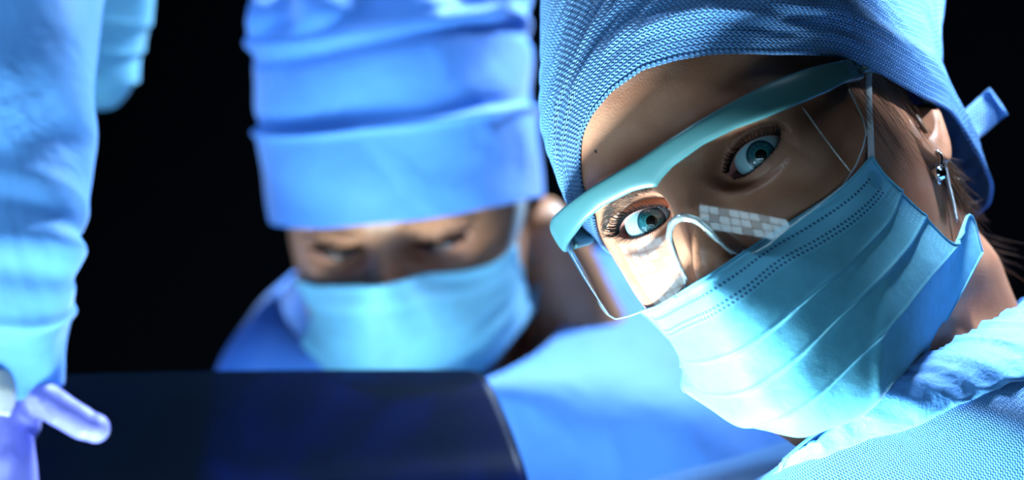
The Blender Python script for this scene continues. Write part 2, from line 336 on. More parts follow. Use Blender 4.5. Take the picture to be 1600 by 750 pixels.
EC = np.array([30.5, 0, 63.0]); RE = 12.2
def build_head(pose, parent, skin, opening=(5.9, 5.3), dense=1.1, name='body', ears=(1, -1), low=-330):
    """one continuous surface: skull, face with lids, neck"""
    hu, hl = opening
    pts = []; pos = []; tint = []; loops = []
    def add(u, v, p, t=(0, 0, 0)): pts.append((u, v)); pos.append(p); tint.append(t); return len(pts)-1
    def inside_eye(x, y): return ((np.abs(x)-30.5)/21.5)**2+((y-1)/15.5)**2 < 1.0
    nphi = 84
    for sg in (-1, 1):
        ph = np.arange(nphi)*2*PI/nphi
        ax = 14*np.cos(ph); sn = np.sin(ph)
        ay = np.where(sn > 0, hu*np.abs(sn)**1.25, -hl*np.abs(sn)**1.25)+ax*.11+.2
        if hu < 2: ay = ay-3.2*(1-(ax/14)**2)-1
        c = np.stack([ax, ay], 1); e = np.stack([20.6*np.cos(ph), 1+14.6*np.sin(ph)], 1)
        rings = []
        def sph(x, y, R):
            r = np.hypot(x, y); r0 = 9.6; z = np.sqrt(np.maximum(R*R-np.minimum(r, r0)**2, 0)); sl = np.where(x > 0, .62, .28)
            return EC[2]+z-np.maximum(r-r0, 0)*sl
        for k in (-2, -1, 0, 1, 2, 3, 4, 5, 6, 7, 8, 9, 10, 11, 12):
            if k == -2: q = c*.80; P2 = c*.88; z = sph(P2[:, 0], P2[:, 1], 12.0)-3.5; t = (1, 0, 0)
            elif k == -1: q = c*.93; P2 = c*.975; z = sph(P2[:, 0], P2[:, 1], RE+.12); t = (.9, 0, 0)
            else:
                w = [0, .035, .08, .14, .2, .27, .35, .44, .54, .65, .76, .88, 1.0][k]; q = c+(e-c)*w; P2 = q; d = np.linalg.norm(e-c, axis=1)*w
                zl = sph(q[:, 0], q[:, 1], RE+1.35+.35*(k > 0)+.0*d)
                up = sn > 0
                # upper lid: fold groove about 4.5 mm above the margin; lower lid: faint pouch line
                zl = zl-np.where(up, 1.7*np.exp(-((d-4.3)/1.1)**2)*np.clip(sn*2.5, 0, 1), .6*np.exp(-((d-6)/1.6)**2))
                X = sg*(30.5+q[:, 0]); th = head_at(X, q[:, 1]); zF = head(th, q[:, 1])[:, 2]
                b = np.where(up, sstep(3.6, 9.5, d), sstep(2.0, 9.5, d)); b = np.where(w > .99, 1, b)
                z = zl*(1-b)+(zF)*b+np.where(up, 1.2*np.exp(-((d-7)/2.2)**2), 0)*(w < .99)
                t = (.75 if k == 0 else .45 if k == 1 else .2 if k < 5 else .08, .75 if (k == 1) else .45 if k == 0 else .35 if k == 2 else .15 if k < 6 else 0, 0)
            ids = []
            X = sg*(30.5+q[:, 0]); th = head_at(X, q[:, 1]); Xp = sg*(30.5+P2[:, 0])
            for i in range(nphi):
                tt = t
                if k >= 1 and sn[i] < 0: tt = (t[0], t[1]*.25, 0)
                if k in (-1, 0) and ax[i] < -11.5: tt = (1, 0, 0)
                ids.append(add(th[i]*80, q[i, 1], (Xp[i], P2[i, 1], z[i]), tt))
            rings.append(ids)
        loops.append(rings)
    # face grid
    us = np.arange(-104, 104.01, dense); vs = np.arange(-64, 62, dense)
    U, Vv = np.meshgrid(us, vs); U = U.ravel(); Vv = Vv.ravel(); P = head(U/80, Vv)
    m = ~(inside_eye(P[:, 0], P[:, 1]) & (np.abs(U) < 80))
    for u, v, p in zip(U[m], Vv[m], P[m]): add(u, v, p)
    L = 80*PI
    us = np.linspace(-L, L, 97); vs = np.concatenate([np.linspace(low, -64, 54), np.linspace(-64, 62, 28)[1:-1], np.linspace(62, 118.9, 30)])
    U, Vv = np.meshgrid(us, vs); U = U.ravel(); Vv = Vv.ravel(); P = head(U/80, Vv)
    m = (np.abs(U) > 104+dense) | (Vv < -64-dense) | (Vv > 62+dense*.5)
    for u, v, p in zip(U[m], Vv[m], P[m]): add(u, v, p)
    edges = [(r[0][i], r[0][(i+1) % nphi]) for r in loops for i in range(nphi)]
    v2, _, faces, ov, _, _ = delaunay_2d_cdt([Vector(p) for p in pts], edges, [], 0, 1e-6)
    V = np.zeros((len(v2), 3)); Tn = np.zeros((len(v2), 3))
    for i, src in enumerate(ov): V[i] = pos[src[0]]; Tn[i] = tint[src[0]]
    uv = np.array([tuple(p) for p in v2])
    polys = [np.array([pts[i] for i in r[0]]) for r in loops]
    F = []
    for f in faces:
        c = uv[list(f)].mean(0); hole = False
        for pl in polys:
            if pl[:, 0].min() < c[0] < pl[:, 0].max() and pl[:, 1].min() < c[1] < pl[:, 1].max():
                ins = False; j = len(pl)-1
                for i in range(len(pl)):
                    if (pl[i, 1] > c[1]) != (pl[j, 1] > c[1]) and c[0] < (pl[j, 0]-pl[i, 0])*(c[1]-pl[i, 1])/(pl[j, 1]-pl[i, 1])+pl[i, 0]: ins = not ins
                    j = i
                hole |= ins
        if not hole: F.append(f)
    parts = [(V, F)]
    for sg in ears: parts.append(ear(sg))
    nV = len(V); V, F = join(parts); Tn = np.vstack([Tn, np.zeros((len(V)-nV, 3))])
    o = obj(name, pose(V), F, skin, parent, tint=Tn)
    bm = bmesh.new(); bm.from_mesh(o.data); bmesh.ops.remove_doubles(bm, verts=[v for v in bm.verts], dist=.00003)
    bmesh.ops.recalc_face_normals(bm, faces=bm.faces); bm.to_mesh(o.data); bm.free()
    return o
def ear(sg):
    """auricle: helix rim, concha bowl, lobe, as a polar sheet with thickness"""
    n, mth = 64, 22; P = np.zeros((n, mth, 3))
    for i in range(n):
        a = 2*PI*i/n
        ry = 31*(1+.06*math.sin(a)) if math.sin(a) > 0 else 29; rx = 17+3*math.sin(a)
        for j in range(mth):
            t = j/(mth-1)
            if t < .8: k = t/.8
            else: k = 1-(t-.8)*.5
            yy = ry*k*math.sin(a); zz = -rx*k*math.cos(a)
            h = 0
            if t < .8:
                h = 10*sstep(.15, .85, k)+2.6*math.exp(-((k-.93)/.07)**2)*(1 if math.sin(a) > -.6 else .2)-2.2*math.exp(-((k-.76)/.06)**2)*(math.sin(a) > -.4)
                h += 2.2*math.exp(-((k-.58)/.08)**2)*(math.cos(a) > -.2)
                if math.cos(a) < -.3: h -= 9*sstep(.35, 1, k)*(-math.cos(a))          # root in front joins the cheek
                if math.sin(a) < -.55: h = h*(.75)+1.5
            else:
                h = (10+0)*(1-(t-.8)/.2*.9)-1
                if math.cos(a) < -.3: h -= 9*(-math.cos(a))
            up = float(sstep(-13, 0, -9+yy)); P[i, j] = (sg*(min(67+h+.12*max(0, -zz), 77.5)*(1-up)+62*up), -9+yy, -28+zz-(.18*yy))
    return grid(P, closed=True)

# ------------------------------------------------------------------ face details
def eye_pair(pose, parent, gaze_h, sides=(1, -1)):
    for sg in sides:
        c = EC*np.array([sg, 1, 1]); d = np.array(gaze_h)-c; d /= np.linalg.norm(d)
        root = parent
        V, F = ball((0, 0, 0), (RE/1000,)*3, 48, 40)
        me = to_mesh('eyeball', V, F, EYE); o = bpy.data.objects.new('eyeball', me); COL.objects.link(o); o.parent = parent
        wd = Vector(pose.R@d); q = wd.to_track_quat('Z', 'Y'); o.rotation_mode = 'QUATERNION'; o.rotation_quaternion = q
        o.location = pose(c)/1000-np.array(parent['_o'])
        # clear bulge over the iris
        n = 40; P = np.zeros((n, 14, 3)); a = np.arange(n)*2*PI/n
        for j in range(14):
            r = 6.9*j/13+.01; z = 4.75+math.sqrt(8.1**2-r*r)+.05 if r < 6.4 else 10.05-.9*(r-6.4)
            z = max(z, 0)
            P[:, j] = np.stack([r*np.cos(a), r*np.sin(a), np.full(n, z)], 1)
        V, F = grid(P/1000, closed=True); cme = to_mesh('cornea', V, F, CORNEA); co = bpy.data.objects.new('cornea', cme); COL.objects.link(co); co.parent = o
def lid_point(sg, phi, hu, hl, out=0.0):
    ax = 14*math.cos(phi); sn = math.sin(phi); ay = (hu*abs(sn)**1.25 if sn > 0 else -hl*abs(sn)**1.25)+ax*.11+.2
    r = math.hypot(ax, ay); R = RE+1.3; z = math.sqrt(max(R*R-min(r, 9.6)**2, 0))-max(r-9.6, 0)*(.62 if ax > 0 else .28)
    return np.array([sg*(30.5+ax), ay, EC[2]+z])
def lashes(pose, parent, sg, hu=5.9, hl=5.3, thickness=.2):
    parts = []
    for up in (True, False):
        n = 84 if up else 46
        for i in range(n):
            f = (i+random.uniform(-.3, .3))/(n-1)
            ang = (PI*(.90-.88*f)) if up else (PI*(1.16+.80*f))
            b = lid_point(sg, ang, hu, hl); c0 = np.array([sg*30.5, 0, EC[2]])
            rad = b-c0; rad[2] = 0; rad /= np.linalg.norm(rad)+1e-6
            lat = (math.cos(ang)+1)/2
            L = (4.4+3.8*lat if up else 2.6+2.6*lat)*random.uniform(.75, 1.12)
            side = np.array([sg, 0, 0])*(.45*(lat-.25) if up else .35*(lat-.4))+np.array([random.uniform(-.16, .16), random.uniform(-.1, .1), 0])
            fwd = np.array([0, 0, 1.0]); v = np.array([0, 1. if up else -1., 0])
            k1 = b+fwd*L*.35+rad*L*.18+side*L*.3
            k2 = b+fwd*L*.66+(rad*.28+v*.10)*L+side*L*.65
            k3 = b+fwd*L*.86+(rad*.32+v*(.36 if up else .2))*L+side*L*1.0
            parts.append(tube([b, k1, k2, k3], [thickness if up else thickness*.62, thickness*.8 if up else thickness*.5, .02], 7, 4))
    V, F = join(parts); obj('eyelashes', pose(V), F, LASH, parent)
def eyebrow(pose, parent, sg, n=420):
    parts = []
    for i in range(n):
        f = random.random(); x = 13+37*f; w = (3.4 if f < .65 else 3.4-6*(f-.65)); y = (9.6 if sg < 0 else 13.2)+(3.2 if sg < 0 else 6.2)*math.sin(PI*min(1, .12+f*.72))-2*max(0, f-.6)*4+random.uniform(-w, w)*.75
        L = random.uniform(4.5, 7.5); a = math.radians(58-62*f+random.uniform(-12, 12)); P = []
        for k in range(4):
            xx = np.array([sg*(x+math.cos(a)*L*k/3)]); yy = np.array([y+math.sin(a)*L*k/3*.75-.35*k*k/9*L*.3])
            q = head(head_at(xx, yy), yy)[0]; P.append(q+np.array([0, 0, .12+.25*(k > 0)]))
        parts.append(tube(P, [.075, .06, .015], 4, 3))
    V, F = join(parts); obj('eyebrow', pose(V), F, BROW, parent)

# ------------------------------------------------------------------ surgical cap of the near surgeon
CAP = [(-70, 72, 85, 118, -16, 8), (-40, 74, 87, 130, -10, 7), (-20, 76, 88.5, 140, -6, 5), (0, 78, 90, 150, -2, 3), (26, 81, 93.5, 163, 0, 4), (42, 84, 94.5, 170, 0, 7),
 (60, 90, 94, 174, -2, 14), (80, 98, 89, 176, -5, 26), (100, 104, 82, 176, -9, 38), (120, 108, 74, 170, -14, 50), (140, 102, 64, 155, -20, 57), (158, 86, 50, 118, -26, 60), (172, 56, 32, 70, -30, 52), (180, 24, 16, 26, -32, 46), (182, .5, .5, .5, -32, 46)]
EDGE = [(-180, -62), (-140, -45), (-110, -22), (-75, -4), (-50, 6), (-38, 14), (-35, 20), (-33, 28), (-27.5, 39), (-23.5, 46.5), (-18, 51.5), (-10, 55), (1, 55.5), (12, 51), (22, 45.4), (38, 33.5), (48, 27.5), (58, 22), (67.5, 14.8), (85.5, 2.9), (107, -7.9), (127, -15.3), (133, -24), (137, -38), (142, -52), (155, -60), (180, -62)]
def cap_surface(th, y):
    P = head(th, y, False, [r[:5] for r in CAP]); cx, = interp([(r[0], r[5]) for r in CAP], y); P[..., 0] += cx
    bun = 22*np.exp(-((np.degrees(th)-150)/26)**2-((y-52)/34)**2)                   # tucked up hair inside the cap
    P[..., 0] += bun*np.sin(th); P[..., 2] += bun*np.cos(th); return P
def surgeon_cap(pose, parent):
    nth, ny = 460, 250; th = np.linspace(-PI, PI, nth, endpoint=False); ye = np.interp(np.degrees(th), *zip(*EDGE))
    k = np.array([1, 2, 3, 2, 1.]); k /= k.sum(); ye = np.convolve(np.r_[ye[-2:], ye, ye[:2]], k, 'valid')
    t = np.linspace(0, 1, ny)**1.05; TH = th[:, None]+0*t; Y = ye[:, None]+(181.5-ye[:, None])*t[None]
    P = cap_surface(TH, Y)
    N = np.cross(np.gradient(P, axis=0), np.gradient(P, axis=1)); N /= np.linalg.norm(N, axis=-1, keepdims=True)+1e-9
    C = np.array([20, 40, -30.]); sgn = np.sign(((P-C)*N).sum(-1, keepdims=True)); N *= sgn
    s = Y-ye[:, None]; deg = np.degrees(TH)
    # gathered folds that run along the brow and fan out towards the temple
    sp = s/(1+.25*np.cos(np.radians(deg-60)))
    wob = 3.2*np.sin(np.radians(deg)*2.1+.7)+2.2*np.sin(np.radians(deg)*4.7+s*.02)
    f1 = np.sin((sp+wob)*2*PI/13.5); f2 = np.sin((sp*1.15-wob*1.6)*2*PI/8.6+1.3)
    amp = sstep(4, 14, s)*(1-sstep(75, 130, s))
    ampth = .35+.9*np.exp(-((deg-45)/38)**2)
    d = (np.maximum(f1, -.5)*1.55+.7*f2)*amp*ampth
    d += 2.6*np.sin(np.radians(deg)*5+s*.045)*sstep(55, 100, s)
    d += 1.7*np.exp(-((s-(30+.42*(deg+38)))/5.5)**2)*sstep(-60, -30, deg)*(1-sstep(40, 75, deg))
    d += 4.5*np.exp(-((s-18)/13)**2)*sstep(0, 45, deg)*(1-sstep(120, 150, deg))+2.0*np.exp(-((s-20)/12)**2)
    d -= .8*np.exp(-(s/1.6)**2)
    P = P+N*d[..., None]
    u = np.cumsum(np.r_[0, np.linalg.norm(np.diff(P[:, 40], axis=0), axis=1)]); v = np.cumsum(np.concatenate([np.zeros((nth, 1)), np.linalg.norm(np.diff(P, axis=1), axis=2)], 1), 1)
    UV = np.stack([np.broadcast_to(u[:, None], v.shape), v], -1).reshape(-1, 2)
    V, F = grid(P, closed=True)
    F.append([i*ny+ny-1 for i in range(nth)])
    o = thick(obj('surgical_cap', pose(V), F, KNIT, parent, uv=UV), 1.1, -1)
    # rolled hem along the opening
    E = P[:, 0]+N[:, 0]*.1; ang = np.arange(8)*2*PI/8; up = P[:, 2]-P[:, 0]; up /= np.linalg.norm(up, axis=1)[:, None]
    Q = np.stack([E+up*.5+.75*(np.cos(a)*N[:, 0]+1.5*np.sin(a)*up) for a in ang], 1)
    V, F = grid(Q, closed=True); F += [(a*8+7, ((a+1) % nth)*8+7, ((a+1) % nth)*8, a*8) for a in range(nth)]
    uvh = np.stack([np.repeat(u, 8), np.tile(np.arange(8)*.4, nth)], 1)
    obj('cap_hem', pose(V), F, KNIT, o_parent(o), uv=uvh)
    return o
def o_parent(o): return o
def strip(pts, width, dirs, t, name, m, parent, n=24, wav=0):
    """flat ribbon with real thickness; dirs = width direction at each control point (world mm)"""
    P = smooth_path(pts, n); D = smooth_path(dirs, n); D /= np.linalg.norm(D, axis=1)[:, None]
    k = np.linspace(-.5, .5, 7); Q = P[:, None]+D[:, None]*k[None, :, None]*width
    if wav: Q[..., 1] += wav*np.sin(np.linspace(0, 9, n))[:, None]*np.cos(k*5)[None]
    V, F = grid(Q); L = np.cumsum(np.r_[0, np.linalg.norm(np.diff(P, axis=0), axis=1)])
    UV = np.stack([np.repeat(L, 7), np.tile(k*width, n)], 1)
    o = obj(name, V, F, m, parent, uv=UV); return thick(o, t, 0)

# ------------------------------------------------------------------ face mask
MASKC = [
 [(-58, -32, 60), (-43, -35, 76), (-27, -36.5, 92), (-12, -37.5, 107), (0, -38, 115), (11, -37, 108), (24, -34.5, 91), (40, -33, 79), (57, -30, 63), (68.5, -23.5, 46)],
 [(-53, -44, 62), (-41, -48, 80), (-26, -50, 97), (-12, -51, 110), (0, -52, 114), (13, -51, 109), (28, -48, 96), (44, -46, 80), (60, -41, 58), (68, -33, 41)],
 [(-50, -53, 62), (-41, -62, 80), (-27, -66, 96), (-12, -68, 106), (0, -69, 109), (14, -68, 106), (30, -65, 95), (47, -61, 76), (61, -53, 50), (67.5, -43, 33)],
 [(-53, -63, 60), (-43, -76, 76), (-28, -82, 91), (-12, -86, 100), (0, -87, 102), (15, -86, 99), (32, -81, 88), (49, -75, 69), (62, -66, 42), (67, -57, 19)],
 [(-57, -72, 60), (-44, -84, 72), (-28, -97, 87), (-12, -103, 95), (0, -105, 97), (15, -104, 94), (32, -98, 83), (49, -90, 62), (61, -80, 34), (67, -73, 1)],
 [(-50, -77, 54), (-40, -91, 66), (-26, -105, 76), (-12, -114, 84), (1, -117, 85), (16, -118, 81), (31, -114, 72), (45, -106, 50), (57, -88, 10), (70.3, -63.5, -30)],
 [(-46, -78, 42), (-36, -96, 52), (-24, -109, 62), (-12, -116, 68), (0, -118.5, 70), (14, -120, 67), (28, -117, 56), (42, -109, 32), (55, -95, -2), (66.5, -81, -28)]]
def face_mask(pose, m, name='face_mask', pleat=1.7, C=MASKC):
    P = catmull_grid(C, 12, 24); nr, nc = P.shape[:2]
    N = np.cross(np.gradient(P, axis=1), np.gradient(P, axis=0)); N /= np.linalg.norm(N, axis=-1, keepdims=True)+1e-9
    N *= np.sign((N*(P-np.array([0, -70, 20]))).sum(-1, keepdims=True))
    t = np.linspace(0, 6, nr)[:, None]; s = np.linspace(-1, 1, nc)[None]
    d = np.zeros((nr, nc))
    for t0, a in ((2.05, .75), (3.0, 1.0), (4.05, 1.1)):
        x = t-(t0+.10*np.sin(s*3+t0)); d += a*pleat*np.where(x < 0, np.clip((x+.95)/.95, 0, 1)**1.4, 1-sstep(0, .055, x))*(1-.35*np.abs(s)**3)+.5*np.exp(-((x+.03)/.035)**2)
    d += .45*np.sin(s*5.5+t*1.3)*sstep(.8, 1.6, t)+.3*np.sin(s*13+t*2.1)*sstep(2, 3, t)
    d += 1.1*np.exp(-((s-.52-(t-3.6)*-.16)/.035)**2)*sstep(2.6, 3.4, t)*(1-sstep(4.8, 5.4, t))
    d += .5*np.exp(-((t-.12)/.1)**2)
    P = P+N*d[..., None]
    mid = nc//2-3
    seg = np.concatenate([np.zeros((nr, 1)), np.linalg.norm(np.diff(P, axis=1), axis=2)], 1); u = np.cumsum(seg, 1)
    u = (u/u[:, -1:]-.5)*208                                     # a pleated sheet 208 units wide
    v = np.cumsum(np.concatenate([np.zeros((1, nc)), np.linalg.norm(np.diff(P, axis=0), axis=2)], 0), 0)
    V, F = grid(P); UV = np.stack([u, v], -1).reshape(-1, 2)
    o = obj(name, pose(V), F, m, None, uv=UV); thick(o, .9, -1)
    # bound edges
    parts = []
    for line in (P[0], P[:, -1], P[:, 0], P[-1]): parts.append(tube(line[::2], [.5], 0, 6))
    V, F = join(parts); obj('edge_binding', pose(V), F, m, o, uv=np.zeros((len(V), 2))+[0, 30])
    return o
def loop_strap(pts, rad, parent, m=ELASTIC, flat=.45, name='ear_loop'):
    V, F = tube(pts, [rad], 40, 10, flat); return obj(name, V, F, m, parent)

# ------------------------------------------------------------------ safety glasses
GA, GB, GZ, GN, GT = 79., 78., 30., 2.3, .08
def lens_pt(x, y, off=0.):
    x = np.asarray(x, float); y = np.asarray(y, float); ax = np.minimum(np.abs(x)/GA, .9999)
    z = GZ+GT*y+GB*(1-ax**GN)**(1/GN)-np.maximum(-y-4, 0)**2/230.
    nx = np.sign(x)*ax**(GN-1)/GA; nz = np.maximum((z-GZ-GT*y)/GB, 1e-4)**(GN-1)/GB; L = np.hypot(nx, nz)
    return np.stack([x+off*nx/L, y+0*x, z+off*nz/L], -1)
def xs_arc(n, x1=78.6):
    a = np.linspace(-1, 1, n); return np.sign(a)*x1*np.sin(np.abs(a)*PI/2)
def safety_glasses(pose):
    root = empty('safety_glasses', pose(np.array([0, 0, 60])))
    # brow bar: rounded section swept along the wrap
    xs = xs_arc(161, 77.6); ax = np.abs(xs)
    top = np.interp(ax, [0, 30, 60, 72, 78.6], [20.4, 21.4, 21.6, 20.4, 18.6]); bot = np.interp(ax, [0, 5, 11, 27, 41, 52, 66, 73, 78.6], [6.4, 8.4, 10.1, 11.6, 10.8, 9.0, 7.8, 7.8, 9.4])
    sec = []
    for a in np.linspace(0, 2*PI, 20, endpoint=False):
        cy, cz = math.cos(a), math.sin(a); cy = math.copysign(abs(cy)**.7, cy); cz = math.copysign(abs(cz)**.7, cz)
        sec.append(lens_pt(xs, (top+bot)/2+(top-bot)/2*cy, .4+1.9*cz))
    V, F = grid(np.array(sec), closed=True, caps=True); obj('brow_bar', pose(V), F, FRAME, root)
    # one wrap-around clear shield
    xs = np.unique(np.concatenate([xs_arc(121, 76.9), np.linspace(-16, 16, 65)])); ax = np.abs(xs)
    low = np.interp(ax, [0, 2, 5, 8, 10, 11.5, 14, 19, 27, 37, 50, 62, 69, 73, 75.5, 76.4, 76.9], [-11, -11.3, -13.2, -17.5, -24, -31, -35.5, -38, -38.2, -36, -33.8, -31, -25.5, -20, -14.5, -8, 6])
    t = np.linspace(0, 1, 30); Y = low[:, None]+(13-low[:, None])*t[None]; X = xs[:, None]+0*Y
    P = lens_pt(X, Y); V, F = grid(P); sh = obj('lens_shield', pose(V), F, LENS, root)
    ed = P[:, 0]; V, F = tube(ed, [.42], 0, 8); obj('lens_edge', pose(V), F, LEDGE, sh)
    # fold lines towards the temples
    for sg in (1, -1):
        ys = np.linspace(6, -27, 16); V, F = tube(lens_pt(sg*np.linspace(64.5, 66.5, 16), ys, .1), [.2], 0, 6); obj('fold_line', pose(V), F, LEDGE, sh)
    # moulded nose piece: arch and two pads
    a = np.linspace(-1, 1, 41); ny = np.interp(np.abs(a), [0, .15, .35, .6, .8, 1], [-9.5, -10.2, -14, -21, -27.5, -34]); nx = np.sign(a)*np.interp(np.abs(a), [0, .15, .35, .6, .8, 1], [0, 3.4, 7.4, 9.6, 10.8, 12.2])
    arch = lens_pt(nx, ny, -.6); V, F = tube(arch, [.7, 1.3, 1.7, 1.3, .7], 0, 10); npz = obj('nose_bridge', pose(V), F, LEDGE, root)
    for sg in (1, -1):
        u = np.linspace(0, 1, 22); w = np.linspace(-1, 1, 11); U, Wd = np.meshgrid(u, w, indexing='ij')
        bx = sg*(8.5+6.0*U+1.8*U*U); by = -15-21*U; half = (1.2+3.0*np.sin(PI*np.clip(U*.96+.02, 0, 1))**.7)
        bz = lens_pt(np.abs(bx), by)[..., 2]-3.4-half*Wd*1.0
        Pn = np.stack([bx+sg*Wd*half*.55, by, bz], -1); V, F = grid(Pn); thick(obj('nose_pad', pose(V), F, PAD, npz), 1.0, 0)
    # hinge blocks and temples
    for sg in (1, -1):
        def bx(c, h, rz=0):
            v = np.array([(x, y, z) for x in (-1, 1) for y in (-1, 1) for z in (-1, 1)], float)*h; return v+np.array(c)*[sg, 1, 1], [(0, 1, 3, 2), (4, 6, 7, 5), (0, 4, 5, 1), (2, 3, 7, 6), (0, 2, 6, 4), (1, 5, 7, 3)]
        V, F = bx((77.0, 14.1, 41), np.array([2.3, 5.0, 9.0])); hb = obj('hinge_block', pose(V), F, FRAME, root, smooth=False)
        bv = hb.modifiers.new('bevel', 'BEVEL'); bv.width = .0012; bv.segments = 3
        for dy in (-2.3, 2.3):
            V, F = bx((79.2, 14.1+dy, 36.6), np.array([.35, 1.35, 1.7])); obj('hinge_slot', pose(V), F, SLOT, hb, smooth=False)
        arm = [(77*sg, 14.2, 31), (77*sg, 13.6, 22), (77*sg, 12, 8), (76.5*sg, 8, -12), (76*sg, 2, -32), (74*sg, -14, -48)]
        V, F = tube(pose(np.array(arm)), [4.6, 3.6, 3.0, 2.4], 24, 12, .42); obj('temple_arm', V, F, FRAME, root)
    return root

# ------------------------------------------------------------------ gowns
def gown(name, ring, centre, yaw, a, b, parent, m, hem=0, drop=95, slope=1.0, seed=1, fold=4, lean=(0, 0), uvs=1):
    """ring: closed neckline (world mm, n points); the cloth falls from it over the shoulders to an oval torso"""
    n = len(ring); rng = np.random.RandomState(seed); c0 = ring.mean(0); s = np.array([math.cos(yaw), math.sin(yaw), 0]); f = np.array([-math.sin(yaw), math.cos(yaw), 0])
    rel = ring-c0; ang = np.arctan2(rel@f, rel@s)
    cx = np.array(centre); rows = []
    tt = np.concatenate([np.linspace(0, 1, 60), 1+np.linspace(0, 1, 50)[1:]])
    ph = rng.rand(8)*6
    for t in tt:
        if t <= 1:
            h = sstep(0, 1, t); ca, sa = np.cos(ang), np.sin(ang)
            tgt = cx+np.outer(a*np.sign(ca)*np.abs(ca)**.8, s)+np.outer(b*np.sign(sa)*np.abs(sa)**.9, f); tgt[:, 2] = cx[2]-drop*slope
            w = math.sin(t*PI/2)**.9; wz = (1-math.cos(t*PI/2))**.85
            P = ring*(1-w)+tgt*w; P[:, 2] = ring[:, 2]*(1-wz)+tgt[:, 2]*wz
        else:
            k = t-1; P = tgt.copy(); P[:, 2] = tgt[:, 2]*(1-k)+hem*k; P[:, :2] = cx[:2]+(P[:, :2]-cx[:2])*(1-.14*math.sin(k*PI)+.1*k)+np.array(lean)*k
        fa = fold*min(1, t*2)*(.5+.5*min(t, 1.4))
        dd = fa*(np.sin(ang*7+ph[0]+1.2*math.sin(t*3+ph[1]))*.6+np.sin(ang*13+ph[2]+t*2)*.35+np.sin(ang*3+t*9+ph[3])*.4)
        dirn = (P-cx); dirn[:, 2] = 40; dirn /= np.linalg.norm(dirn, axis=1)[:, None]; P = P+dirn*dd[:, None]
        rows.append(P)
    R = np.array(rows).transpose(1, 0, 2); V, F = grid(R, closed=True)
    v = np.cumsum(np.concatenate([np.zeros((n, 1)), np.linalg.norm(np.diff(R, axis=1), axis=2)], 1), 1); u = np.cumsum(np.r_[0, np.linalg.norm(np.diff(R[:, 30], axis=0), axis=1)])
    UV = np.stack([np.broadcast_to(u[:, None], v.shape), v], -1).reshape(-1, 2)
    return thick(obj(name, V, F, m, parent, uv=UV), 1.5, -1), R
def closed_ring(pts, n):
    p = np.array(pts, float); q = np.vstack([p[-2:], p, p[:3]]); d = smooth_path(q, (len(q)-1)*40+1); d = d[80:80+len(p)*40]
    L = np.r_[0, np.cumsum(np.linalg.norm(np.diff(np.vstack([d, d[:1]]), axis=0), axis=1))]; t = np.linspace(0, L[-1], n, endpoint=False)
    dd = np.vstack([d, d[:1]]); return np.stack([np.interp(t, L, dd[:, i]) for i in range(3)], 1)
def collar(ring, R, parent, m, w=20):
    """gathered band sewn round the neckline"""
    n = len(ring); L = np.arange(n); rows = []
    D = R[:, 9]-R[:, 0]; D /= np.linalg.norm(D, axis=1)[:, None]; T = np.roll(ring, -1, 0)-np.roll(ring, 1, 0); T /= np.linalg.norm(T, axis=1)[:, None]
    N = np.cross(T, D); cc = ring.mean(0); N *= np.sign((N*(ring-cc)).sum(1))[:, None]
    for k in np.linspace(0, 1, 12):
        wr = np.sin(L*.55+2*np.sin(L*.07))*1.0+np.sin(L*1.3+k*2)*.6+.7*np.sin(L*2.1+np.sin(L*.31))*math.exp(-k*4)-1.6*math.exp(-((k-.86)/.05)**2)
        i = min(59, k*14); j = int(i); base = R[:, j]+(R[:, min(j+1, 59)]-R[:, j])*(i-j)
        rows.append(base+N*(1.6+2.2*math.sin(k*PI)**.6+wr[:, None]*.9))
    Q = np.array(rows).transpose(1, 0, 2); V, F = grid(Q, closed=True)
    UV = np.stack([np.repeat(L*2.2, 12), np.tile(np.arange(12)*1.8, n)], 1)
    return thick(obj('collar', V, F, m, parent, uv=UV), 1.4, -1)

# ================================================================== THE ROOM
def box(name, lo, hi, m, parent=None):
    V = [(x, y, z) for x in (lo[0], hi[0]) for y in (lo[1], hi[1]) for z in (lo[2], hi[2])]
    return obj(name, V, [(0, 1, 3, 2), (4, 6, 7, 5), (0, 4, 5, 1), (2, 3, 7, 6), (0, 2, 6, 4), (1, 5, 7, 3)], m, parent, smooth=False)
tag(box('floor', (-2500, -1200, -60), (2500, 3600, 0), FLOORM), kind='structure')
tag(box('wall_back', (-2500, 3600, 0), (2500, 3700, 2800), WALL), kind='structure')

# ================================================================== NEAR SURGEON
P1 = Pose(-27.5, -7, 28.2, (114.5, 30.5, -1131.))
CAMH = P1.inv(np.array([0, 0, H]))
ctr = P1(np.array([0, -300, -60]))
surgeon = tag(empty('person', (ctr[0], ctr[1], 0)), 'person in sharp focus with knitted blue cap and clear glasses, looking at the viewer', 'person')
build_head(P1, surgeon, SKIN)
eye_pair(P1, surgeon, CAMH)
for sg in (1, -1): lashes(P1, surgeon, sg); eyebrow(P1, surgeon, sg)
q = head(np.radians(-17.5), np.array(36.6))
V, F = ball(q, (.9, .9, .45), 12, 8, None); obj('mole', P1(V), F, mat('mole_brown', (.10, .04, .03), .5), surgeon)
cap = surgeon_cap(P1, surgeon)
# knotted tie at the back of the cap
a = P1(cap_surface(np.array(2.30), np.array(-22.)))
tp = [W(1505, 205, 1190), W(1523, 190, 1200), W(1548, 168, 1206), W(1560, 158, 1204)]
strip(tp, 15.5, [np.array([.55, 0, -.8])]*4, 1.6, 'cap_tie', KNIT, cap, wav=.8)

